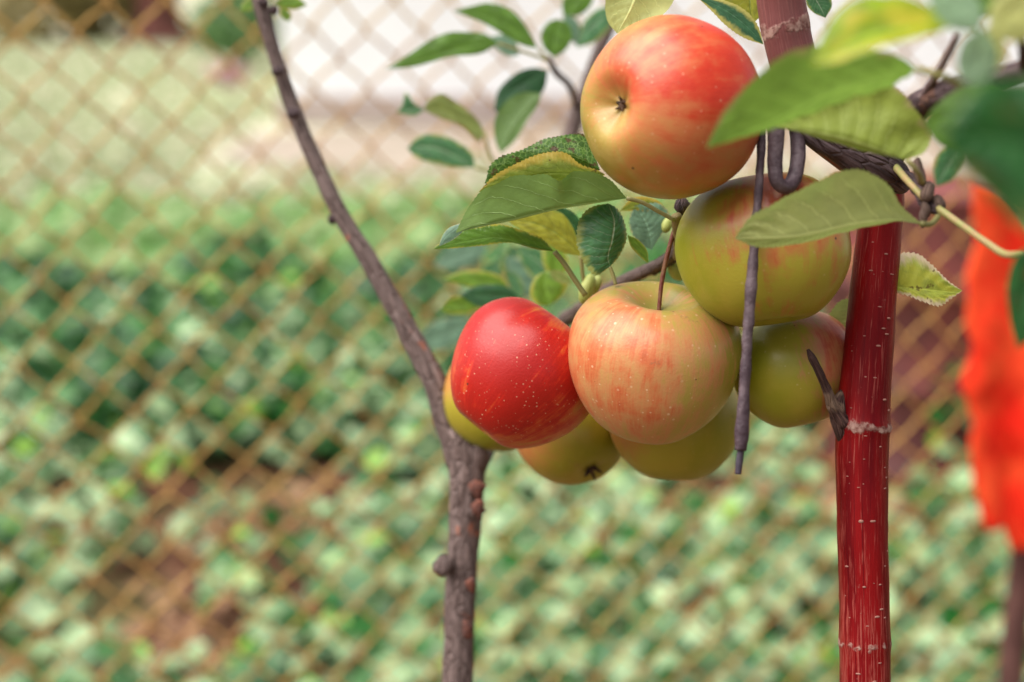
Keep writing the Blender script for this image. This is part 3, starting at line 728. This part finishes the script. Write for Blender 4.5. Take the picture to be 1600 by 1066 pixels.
G_TOP, G_UN = (.060, .150, .032), (.16, .25, .10)
lmS1 = leaf_mat((.050, .120, .014), (.2, .3, .1), None, 0, (.22, .34, .08), .75, 11, .38, .3, .55)
lmS2 = leaf_mat((.20, .25, .030), (.36, .36, .06), (.42, .30, .04), .55, None, .25, 9, .45, .35)
lmS3 = leaf_mat(G_TOP, (.165, .265, .060), None, 0, None, 0, 6, .5, .2, slope=2.8)
lmS4 = leaf_mat((.10, .22, .025), (.14, .25, .06), (.45, .40, .05), .25, None, 0, 9, .4, .35)
lmY = leaf_mat((.30, .31, .03), (.36, .36, .05), (.20, .26, .04), .2, (.14, .22, .04), 0, 7, .5, .35)
lmTeal = leaf_mat((.060, .18, .065), (.16, .26, .14), (.30, .34, .09), .28, (.42, .50, .34), 0, 10, .42, .2)
lmTealP = leaf_mat((.13, .235, .15), (.22, .32, .2), (.4, .4, .2), .15, None, 0, 9, .4, .25)
lmDark = leaf_mat((.022, .085, .026), (.10, .18, .07), None, 0, None, 0, 9, .38, .2)
lmGreen = leaf_mat((.095, .20, .022), (.15, .25, .08), None, 0, None, 0, 9, .4, .3)
lmGreenY = leaf_mat((.14, .26, .025), (.17, .26, .08), (.36, .34, .05), .4, None, 0, 8, .42, .35)
lmOliv = leaf_mat((.20, .25, .06), (.24, .27, .12), (.30, .22, .10), .3, None, .1, 8, .45, .3)
lmPale = leaf_mat(G_TOP, (.46, .50, .17), None, 0, None, 0, 8, .55, .38)
lmPaleC = leaf_mat(G_TOP, (.25, .31, .045), (.30, .26, .10), .15, (.12, .18, .05), 0, 10, .55, .22)
lmFront = leaf_mat((.15, .27, .040), (.19, .27, .075), (.30, .24, .10), .12, None, 0, 9, .35, .3)
lmLime = leaf_mat((.24, .36, .008), (.3, .35, .06), None, 0, None, 0, 7, .38, .45, 0, (.50, .44, .02), .45)
lmSpot = leaf_mat((.34, .40, .05), (.4, .42, .1), (.66, .52, .36), .45, None, .30, 8, .6, .3, .12, (.50, .52, .06), .6)
lmE = leaf_mat((.012, .080, .010), (.07, .15, .06), (.15, .25, .05), .08, None, 0, 9, .36, .18, 0, (.12, .055, .01), .12)
lmSheen = leaf_mat((.26, .40, .24), (.3, .4, .25), None, 0, None, 0, 9, .4, .3)  # sky sheen on these leaves is put into the brighter base colour
lmPY = leaf_mat((.42, .44, .14), (.5, .5, .2), None, 0, None, 0, 8, .5, .35)

B, K = bearing, gl
# sharp cluster left of the top apple
leaf(B, K, .655, (938, 266), (757, 287), [(900, 245), (850, 240), (800, 258)], [(912, 211, 6), (880, 211, 4), (850, 218, 2), (820, 234), (783, 244), (765, 259), (761, 275)], [(920, 272, 12), (870, 270, 14), (810, 276, 10)], lmS1, 'top', 190, 6, .0011)
leaf(B, K, .647, (945, 272), (748, 300), [(900, 272), (850, 272), (800, 283)], [(935, 266), (908, 257), (882, 238), (850, 240), (800, 258), (772, 274)], [(920, 290, 8), (870, 295, 10), (800, 300, 8)], lmS2, 'top', 170, 6, .0010)
leaf(B, K, .640, (979, 310), (713, 364), [(930, 318), (870, 328), (800, 345), (740, 357)], [(955, 283, -4), (930, 270, -6), (895, 270, -5), (874, 281, -8), (850, 275, -5), (812, 277, -4), (780, 283, -4), (750, 299, -2), (735, 320)], [(935, 300, 22), (870, 296, 28), (800, 308, 25), (745, 335, 15)], lmS3, 'under', 170, 8, .0006, .10, .0006, 6, [(1000, 315), (1028, 330), (1055, 345)], .0010)
leaf(B, K, .646, (728, 347), (686, 385), [(712, 358), (697, 370)], [(716, 350), (700, 357), (689, 374)], [(724, 360), (712, 372), (698, 380)], lmTealP, 'top', 30, 4)
leaf(B, K, .665, (866, 393), (676, 389), [(830, 386), (780, 372), (725, 378)], [(845, 372, 4), (815, 360, 4), (775, 350, 2), (735, 356), (705, 368)], [(840, 390, 2), (800, 380), (745, 384), (705, 388)], lmS4, 'top', 140, 6, .0009, .10, .0005, 9, [(880, 410), (900, 440), (915, 462)], .0013)
leaf(B, K, .70, (908, 400), (792, 343), [(880, 372), (840, 350)], [(898, 362), (880, 335), (840, 325)], [(880, 395), (840, 372), (806, 355)], lmY, 'top', 60, 5, .0003, .1, .0007, 7, [(910, 425), (915, 450)], .0011)
leaf(B, K, .715, (906, 372), (868, 322), [(895, 352), (880, 335)], [(908, 350), (893, 330)], [(892, 368), (874, 345)], lmDark, 'top', 40, 5)
leaf(B, K, .652, (953, 417), (950, 318), [(950, 404, -1), (957, 374, -3), (960, 344, -2)], [(930, 430), (911, 408), (901, 375), (905, 345), (922, 325)], [(966, 402, 4), (979, 370, 5), (974, 343, 4), (963, 325, 2)], lmTeal, 'top', 140, 7, .0011, .14, .0005, 10, [(958, 430), (962, 445)], .0009)
leaf(B, K, .690, (1018, 391), (992, 322), [(1015, 365), (1005, 340)], [(1000, 380), (986, 362), (984, 338)], [(1034, 365), (1050, 346), (1040, 325), (1012, 315)], lmTealP, 'top', 60, 5, .0004)
leaf(B, K, .668, (980, 367), (1013, 412), [(992, 378), (1006, 394)], [(996, 374), (1011, 392)], [(985, 384), (1001, 402)], lmGreenY, 'top', 40, 4)
leaf(B, K, .69, (1046, 333), (968, 330), [(1025, 324), (995, 322)], [(1025, 312), (990, 309)], [(1022, 332), (995, 330)], lmS2, 'top', 40, 4, .0004)
leaf(B, K, .85, (800, 462), (690, 437), [(775, 445), (735, 438)], [(785, 434), (752, 423), (718, 425)], [(770, 454), (735, 449)], lmGreenY, 'top')
leaf(B, K, .84, (818, 474), (718, 462), [(790, 465), (755, 462)], [(792, 448), (760, 445), (735, 450)], [(790, 482), (750, 480)], lmDark, 'top')
leaf(B, K, .86, (748, 482), (688, 484), [(728, 476), (708, 477)], [(732, 464), (708, 464)], [(728, 490), (705, 491)], lmGreenY, 'top')
leaf(B, K, .86, (800, 478), (745, 484), [(780, 480), (760, 482)], [(780, 473), (760, 475)], [(782, 490), (760, 492)], lmY, 'top')
leaf(B, K, .80, (858, 478), (850, 424), [(855, 460), (850, 440)], [(838, 476), (828, 460), (836, 434)], [(876, 465), (888, 440), (874, 424)], lmGreenY, 'top', 50, 5, 0, .15)
leaf(B, K, .78, (896, 445), (858, 424), [(880, 436), (868, 428)], [(884, 428), (868, 422)], [(886, 444), (868, 438)], lmOliv, 'top')
leaf(B, K, .90, (815, 470), (792, 422), [(808, 452), (800, 436)], [(800, 455), (792, 438)], [(818, 450), (808, 430)], lmTeal, 'top')
leaf(B, K, .95, (830, 440), (800, 385), [(818, 420), (808, 400)], [(800, 432), (782, 418), (790, 395)], [(838, 415), (830, 390)], lmTeal, 'top')
leaf(B, K, .92, (842, 470), (790, 400), [(825, 448), (808, 425)], [(815, 460), (795, 430)], [(850, 440), (830, 410)], lmTealP, 'top')
for (cx_, cy_, a_, l_, mt, dd) in ((700, 520, 20, 50, lmTealP, 1.05), (720, 400, 200, 45, lmTealP, 1.1), (866, 400, 100, 40, lmGreenY, .85), (845, 415, 140, 48, lmTeal, .9), (760, 440, 60, 44, lmTeal, 1.0)):
    ca, sa = math.cos(R(a_)), -math.sin(R(a_)); q = lambda u, v_: (cx_ + ca * u * l_ - sa * v_ * l_, cy_ + sa * u * l_ + ca * v_ * l_)
    leaf(B, K, dd, q(-1, 0), q(1, 0), [q(-.3, .05), q(.4, .03)], [q(-.6, -.38), q(0, -.48), q(.6, -.3)], [q(-.6, .38), q(0, .48), q(.6, .3)], mt, 'top')
# blurred cluster above
Bk = backstem
leaf(utwig, K, .88, (778, 68), (603, 108), [(725, 75), (665, 92)], [(760, 54), (728, 50), (690, 54), (640, 84)], [(755, 82), (700, 90), (648, 104)], lmGreen, 'top', petiole=[(815, 80), (856, 94)], prad=.001)
leaf(utwig, K, .88, (840, 76), (708, 17), [(805, 48), (760, 26)], [(818, 36), (797, 15), (765, 5), (740, 9)], [(820, 72), (790, 56), (755, 36)], lmGreen, 'top', petiole=[(856, 92)], prad=.001)
leaf(utwig, K, .92, (812, 86), (765, 58), [(795, 76), (780, 66)], [(806, 66), (785, 54)], [(795, 88), (772, 72)], lmTealP, 'top')
leaf(utwig, K, .90, (856, 110), (772, 172), [(830, 125), (795, 145)], [(832, 106), (805, 116), (778, 142)], [(850, 140), (820, 165), (790, 180)], lmDark, 'top')
leaf(utwig, K, .885, (846, 146), (782, 240), [(822, 170), (796, 205)], [(820, 144), (795, 155), (774, 185), (774, 220)], [(840, 165), (826, 185), (803, 222)], lmGreen, 'under')
leaf(Bk, K, .90, (757, 208), (662, 172), [(727, 190), (690, 172)], [(745, 185), (715, 160), (690, 146), (668, 156)], [(750, 222), (725, 200), (685, 184)], lmOliv, 'top', petiole=[(765, 240), (790, 275), (820, 300)], prad=.0011)
leaf(Bk, K, .90, (664, 172), (619, 176), [(645, 172), (632, 173)], [(648, 162), (634, 144), (628, 165)], [(648, 181), (632, 179)], lmTeal, 'top')
leaf(Bk, K, .90, (742, 262), (636, 232), [(712, 245), (675, 230)], [(738, 240), (712, 220), (682, 210), (655, 213)], [(715, 262), (680, 256), (650, 246)], lmTeal, 'top', petiole=[(770, 270), (800, 300)], prad=.0011)
leaf(utwig, K, .92, (866, 90), (872, 30), [(866, 68), (870, 48)], [(850, 75), (846, 52), (858, 34)], [(884, 78), (894, 56), (886, 36)], lmGreen, 'top')
leaf(utwig, K, .95, (880, 24), (922, -30), [(895, 8), (908, -8)], [(878, 5), (890, -15)], [(905, 24), (925, 5), (926, -14)], lmGreen, 'top')
leaf(utwig, K, .95, (900, 75), (960, 10), [(915, 50), (938, 30)], [(906, 52), (915, 30), (938, 12)], [(925, 68), (946, 52), (958, 30)], lmTeal, 'top')
leaf(utwig, K, .97, (905, 72), (880, 20), [(900, 55), (890, 36)], [(888, 60), (880, 40)], [(910, 50), (900, 30)], lmTealP, 'top')
leaf(leader, K, .84, (430, 8), (480, 8), [(445, 4), (462, 4)], [(445, -8), (465, -4)], [(445, 14), (465, 14)], lmGreenY, 'top')
leaf(leader, K, .84, (438, 12), (452, 34), [(444, 20), (448, 27)], [(450, 16), (455, 25)], [(438, 22), (445, 31)], lmGreenY, 'top')
leaf(leader, K, .84, (404, 2), (375, 18), [(395, 6), (385, 11)], [(392, -4), (380, 4)], [(396, 14), (384, 18)], lmGreenY, 'top')
# top, behind and above the top apple
leaf(red, rl, .60, (1010, -60), (964, 53), [(1000, -25), (985, 15)], [(960, -40), (946, 5), (950, 35)], [(1055, -45), (1053, 0), (1025, 32), (985, 46)], lmPale, 'under', 60, 6, .0003, .15)
leaf(red, rl, .64, (1090, -4), (1193, 70), [(1130, 14), (1165, 40)], [(1130, 0), (1162, 14), (1184, 40)], [(1110, 15), (1135, 40), (1165, 60)], leaf_mat((.045, .14, .065), (.2, .3, .1), (.50, .46, .12), .55, None, .2, 8, .42, .3), 'top', 70, 5, .0005)
leaf(red, rl, .65, (1200, -40), (1176, 38), [(1175, -20), (1172, 10)], [(1135, -20), (1125, 2), (1152, 18)], [(1195, -10), (1192, 20)], lmY, 'top', 50, 5, .0004)
leaf(red, rl, .66, (1262, -20), (1290, 28), [(1272, -5), (1282, 12)], [(1290, -15), (1300, 8)], [(1260, 5), (1272, 20)], lmTeal, 'top')
# right: near blurred leaves
A_, KR = side, rl
leaf(A_, KR, .458, (1432, 108), (1106, 232), [(1395, 118, 0), (1295, 148, 4), (1197, 196, 4)], [(1400, 84, -10), (1330, 74, -14), (1246, 78, -14), (1173, 126, -8), (1128, 182, -2)], [(1390, 128, 22), (1295, 158, 24), (1205, 200, 14)], lmFront, 'top', 130, 8, .0012, .16, .0006, 9, [(1470, 118, -2), (1500, 132, 8)], .0011)
leaf(A_, KR, .525, (1416, 250), (1198, 197), [(1344, 226), (1261, 206)], [(1446, 236, -3), (1455, 214, -4), (1434, 176, -6), (1393, 134, -4), (1335, 142), (1265, 168)], [(1350, 236, 10), (1265, 210, 10)], lmPaleC, 'under', 130, 8, .0011, .16, .0006, 9, [(1428, 262), (1442, 285, 14)], .0010)
leaf(A_, KR, .39, (1500, 38), (1268, 102), [(1420, 42), (1340, 62)], [(1455, 12, 4), (1393, -8, 6), (1330, 4, 5), (1288, 50, 2)], [(1470, 48, -4), (1412, 66, -6), (1344, 86, -5), (1296, 100, -2)], lmLime, 'top', 50, 6, 0, .14)
leaf(rspur, KR, .548, (1440, 350), (1148, 373), [(1402, 344), (1344, 350), (1246, 370)], [(1408, 322, -2), (1390, 292, -5), (1352, 268, -8), (1296, 276, -8), (1258, 290, -8), (1222, 312, -6), (1173, 338, -3)], [(1395, 346, 8), (1340, 358, 12), (1246, 382, 10), (1186, 388, 4)], lmPale, 'under', 150, 9, .0011, .16, .0007, 9, [(1455, 350, 6), (1466, 338, 12)], .0011)
leaf(A_, KR, .46, (1590, 180), (1442, 190), [(1540, 172), (1490, 182)], [(1560, 132), (1505, 136), (1468, 160)], [(1560, 235), (1500, 240), (1465, 225)], lmGreen, 'top', 50, 5, 0, .14)
leaf(A_, KR, .29, (1740, 250), (1474, 215), [(1660, 240), (1560, 222)], [(1690, 130), (1600, 122), (1540, 128), (1494, 165)], [(1700, 400), (1620, 372), (1550, 308), (1494, 258)], lmE, 'top', 60, 7, .0003, .12, .0008)
leaf(A_, KR, .50, (1500, 225), (1462, 292), [(1488, 248), (1474, 272)], [(1470, 235), (1458, 265)], [(1505, 250), (1488, 282)], lmTeal, 'top')
leaf(rspur, KR, .43, (1640, 380), (1590, 545), [(1612, 430), (1598, 490)], [(1592, 395), (1574, 440), (1578, 500)], [(1660, 420), (1640, 500)], lmE, 'top', 50, 5)
leaf(A_, KR, .39, (1538, 45), (1520, 132), [(1535, 75), (1528, 105)], [(1510, 58), (1496, 95), (1504, 125)], [(1556, 72), (1560, 98), (1545, 126)], lmSheen, 'top', 40, 5, 0, .15)
leaf(A_, KR, .38, (1640, -30), (1545, 55), [(1610, -5), (1575, 28)], [(1590, -30), (1550, 5)], [(1640, 30), (1590, 65)], lmPY, 'top', 40, 5, 0, .15)
leaf(A_, KR, .38, (1450, -30), (1534, 48), [(1480, -8), (1510, 20)], [(1500, -25), (1535, 10)], [(1455, 10), (1490, 45)], lmSheen, 'top', 40, 5, 0, .15)
leaf(A_, KR, .44, (1560, -40), (1520, 30), [(1548, -15), (1535, 10)], [(1530, -30), (1515, 5)], [(1570, -5), (1552, 22)], lmGreen, 'top', 40, 5, 0, .15)
leaf(A_, KR, .40, (1545, 40), (1560, 110), [(1552, 60), (1558, 88)], [(1535, 58), (1542, 92)], [(1565, 58), (1572, 90)], lmPY, 'top', 40, 5, 0, .15)
random.seed(5)
for (bx, by, bd, par) in [(1202, -300, .61, red)] * 5 + [(1210, -560, .63, red)] * 6 + [(1206, -820, .65, red)] * 6:
    an = random.uniform(0, 6.28); ln_ = random.uniform(120, 190); ca, sa = math.cos(an), math.sin(an)
    q = lambda u, w_, dz=0: (bx + ca * (40 + u * ln_) - sa * w_ * ln_, by + sa * (40 + u * ln_) * .7 + ca * w_ * ln_ - 30 * u, dz)
    leaf(par, rl, bd, q(0, 0), q(1, 0, 20), [q(.35, .02, 4), q(.7, 0, 10)], [q(.25, -.2, 12), q(.6, -.22, 16)], [q(.25, .2, -8), q(.6, .2, 4)], random.choice([lmGreen, lmGreenY, lmS4]), 'top', 30, 4, .0004, petiole=[(bx, by)], prad=.001)
# yellow spotted leaf right of the trunk, pale one behind it on the left
leaf(red, KR, .650, (1392, 448), (1503, 455), [(1420, 450), (1465, 455)], [(1396, 408), (1408, 395, 3), (1430, 396, 3), (1456, 414), (1482, 440)], [(1405, 458), (1417, 461, -2), (1440, 470, -3), (1466, 478, -3), (1487, 466)], lmSpot, 'top', 140, 8, .0014, .18, .0007, 7, [(1380, 446, 8)], .0009)
leaf(red, KR, .672, (1340, 470), (1316, 532), [(1330, 490), (1322, 512)], [(1318, 468), (1294, 502), (1306, 520)], [(1350, 495), (1335, 522)], lmPale, 'under', 70, 6, .0009)

# ---------------------------------------------------------------- apples
def apple(label, px, py, d, rpx, axis, mat, blush_cam, hz=.92, taper=.10, lobes=.025, seed=0, stem=True, stem_to=None, calyx=True, rot=0.0, sq=1.0, cavd=.30, cald=.20, cs=.75):
    r = rpx * d / F; c = P(px, py, d)
    ax = (CR @ Vector(axis)).normalized()
    M3 = ax.to_track_quat('Z', 'Y').to_matrix() @ Matrix.Rotation(rot, 3, 'Z')
    bl = M3.transposed() @ (CR @ Vector(blush_cam)).normalized()
    NS, NR = 128, 90
    v, f, bv, sv, cv = [], [], [], [], []
    def prof(ph, a):
        s, z = math.sin(ph), math.cos(ph)
        low = max(0, -z)
        rad = s * (1 + taper * z - .02 * z * z) * (abs(s) ** -.10 if s > 1e-3 else 1)
        wob = 1 + lobes * math.cos(5 * a + seed) * (.25 + .75 * low**1.5) + .045 * mnoise.noise(Vector((math.cos(a) * .8, math.sin(a) * .8, z * .8 + seed * 3))) + .012 * mnoise.noise(Vector((math.cos(a) * 2.3, math.sin(a) * 2.3, z * 2 + seed)))
        rad *= wob
        rho = s
        h = hz * z * (abs(z) ** -.06 if abs(z) > 1e-3 else 1)
        h -= cavd * math.exp(-(rho / .30)**2) if z > 0 else 0
        h += (cald * math.exp(-(rho / .27)**2) * (1 + .04 * math.cos(5 * a + seed))) if z < 0 else 0
        return rad, h
    for i in range(NR + 1):
        ph = math.pi * i / NR
        for k in range(NS):
            a = 2 * math.pi * k / NS; rad, h = prof(ph, a)
            v.append((rad * math.cos(a) * r, rad * math.sin(a) * r * sq, h * r))
            nd = Vector((math.sin(ph) * math.cos(a), math.sin(ph) * math.sin(a), math.cos(ph)))
            bv.append(nd.dot(bl)); sv.append((math.cos(a), math.sin(a), math.cos(ph) * .32)); cv.append(math.exp(-(math.sin(ph) / .26)**2) if ph < 1.57 else .75 * math.exp(-(math.sin(ph) / .30)**2))
    for i in range(NR):
        for k in range(NS):
            k2 = (k + 1) % NS; f.append((i * NS + k, (i + 1) * NS + k, (i + 1) * NS + k2, i * NS + k2))
    me = mesh_of('apple', v, f, True, {'blush': bv, 'streak': sv, 'cavity': cv})
    o = link('apple', me, mat); o.matrix_world = Matrix.Translation(c) @ M3.to_4x4()
    tag(o, label, 'apple', 'apples hanging in one cluster between the two trees')
    inv = (Matrix.Translation(c) @ M3.to_4x4()).inverted()
    if stem:
        zb = (hz - cavd) * r
        ends = [inv @ P(*q) for q in stem_to] if stem_to else [Vector((.03 * r, .02 * r, zb + .28 * r)), Vector((.12 * r, .03 * r, zb + .55 * r))]
        pts = [Vector((0, 0, zb - .002))] + ends
        rad = [.0010] + [.0011] * (len(ends) - 1) + [.0016]
        link('stem', Geo().tube(pts, rad, 9, 24, .15, 200).mesh('stem'), M['stem'], o)
    if calyx:
        G = Geo(); zc = -(hz - cald) * r
        for k in range(5):
            a = 2 * math.pi * k / 5 + .3 * seed; q = Vector((math.cos(a), math.sin(a), 0))
            G.tube([q * .0008 * cs + Vector((0, 0, zc + .002)), q * .0030 * cs + Vector((0, 0, zc - .0016 * cs)), q * (.0040 + .0012 * (k % 2)) * cs + Vector((0, 0, zc - (.0026 + .0016 * (k % 3)) * cs))], [.0015 * cs, .0011 * cs, .0004 * cs], 6, 8, .35, 300)
        G.blob((0, 0, zc), .0024, .0024, .0014)
        link('calyx', G.mesh('calyx'), M['calyx'], o)
    return o

YEL, GRN, ORA, RED = (0.345, 0.290, 0.026), (0.265, 0.268, 0.014), (0.470, 0.185, 0.050), (0.437, 0.059, 0.017)
apple('top apple, red and pink blushed with its calyx facing the camera', 1046, 170, .595, 142, (.78, .04, -.62),
      apple_mat((0.420, 0.294, 0.076), (0.269, 0.218, 0.018), (0.554, 0.160, 0.059), (0.521, 0.025, 0.007), .07, .60, .45, .8, .25), (.42, .42, .60), .95, .06, .012, 1, cald=.25, stem=False, cs=.62)
apple('large yellow green apple crossed by the dark wire and touching the red trunk', 1194, 392, .628, 134, (-.12, .97, -.10),
      apple_mat((0.345, 0.295, 0.030), (0.262, 0.272, 0.014), (0.420, 0.168, 0.038), (0.420, 0.076, 0.025), -.62, .34, .9, 1.0, .15), (0.210, 0.378, 0.630), .93, .08, .02, 2, stem=False, calyx=False)
apple('orange streaked central apple with its stem standing in the top hollow', 1021, 568, .655, 134, (.06, .93, .36),
      apple_mat((.40, .31, .060), (.27, .27, .018), (.56, .25, .10), (.56, .13, .045), -.26, .50, 1.5, 1.1, .55), (-.50, .02, .55), .95, .16, .025, 3, stem_to=[(1034, 440, .648), (1041, 405, .650), (1049, 375, .652), (1060, 345, .654)], calyx=False)
apple('deep red speckled apple at the left of the cluster', 814, 588, .685, 117, (.60, .76, -.10),
      apple_mat((.46, .26, .035), (.36, .19, .018), (.55, .085, .020), (.46, .008, .006), .42, .42, 2.0, 1.1, .52, 540), (-.35, .30, .8), .98, .15, .02, 4, stem=False, calyx=False)
apple('green yellow apple half hidden behind the deep red apple', 776, 624, .802, 87, (.3, .9, .1),
      apple_mat(YEL, GRN, ORA, RED, -.75, .3, .4, .3, .1), (-.5, .6, .3), .95, .08, .02, 5, stem=False, calyx=False)
apple('small olive yellow apple hanging lowest left with a dark star calyx', 894, 668, .762, 92, (-.36, .80, -.56),
      apple_mat(YEL, GRN, ORA, RED, -.55, .35, .3, .3, .1), (-.8, .3, .3), .95, .06, .02, 6, cald=.10, stem=False, cs=.95)
apple('yellow green apple hanging lowest under the central apple', 1054, 653, .725, 104, (.05, .95, .1),
      apple_mat(YEL, GRN, ORA, RED, -.52, .35, .4, .3, .12), (-.8, .5, .3), .97, .06, .02, 7, stem=False, calyx=False)
apple('olive yellow apple with a pink cheek touching the red trunk, below the largest yellow one', 1241, 577, .672, 98, (-.26, .96, -.02),
      apple_mat((0.345, 0.295, 0.030), (0.265, 0.268, 0.015), (0.504, 0.185, 0.084), (0.504, 0.101, 0.050), -.50, .28, .8, .6, .2), (0.756, 0.210, 0.252), .95, .06, .02, 8, stem=False, cs=.5, cald=.12)

# ---------------------------------------------------------------- dark hook hung over the red tree
hk0 = P(1225, 118, .59)
hook = thing('wire_hook', hk0, 'dark purple coated wire bent into a hook with one long end hanging before the apples', 'hook'); hk = tuple(hk0)
hp = [(1157, 704, .585, 9), (1159, 675, .585, 11.5), (1161, 640, .585, 9), (1166, 560, .585, 8.5), (1172, 470, .585, 8.5), (1179, 380, .586, 8), (1186, 290, .588, 6.5), (1189, 240, .589, 6.5), (1191, 195, .590, 7), (1203, 145, .594, 8)]
tubepart('coating', hook, hk, hp, M['coating'], 12, .20, 150, n=120)
tubepart('bare_tip', hook, hk, [(1158, 697, .585, 5.5), (1155, 722, .585, 5.5), (1153, 741, .585, 5)], flat_mat('bare_wire', (.045, .035, .05), (.09, .07, .09), 200, .5), 10, .08, 200)
tubepart('loop', hook, hk, [(1222, 130, .590, 12), (1214, 170, .588, 13), (1212, 220, .588, 13), (1211, 262, .588, 12), (1215, 285, .588, 11), (1226, 293, .590, 11), (1239, 283, .594, 12), (1246, 255, .596, 12), (1246, 215, .598, 12), (1240, 170, .598, 12), (1232, 130, .596, 12)], M['coating'], 14, .08, 100, n=90)
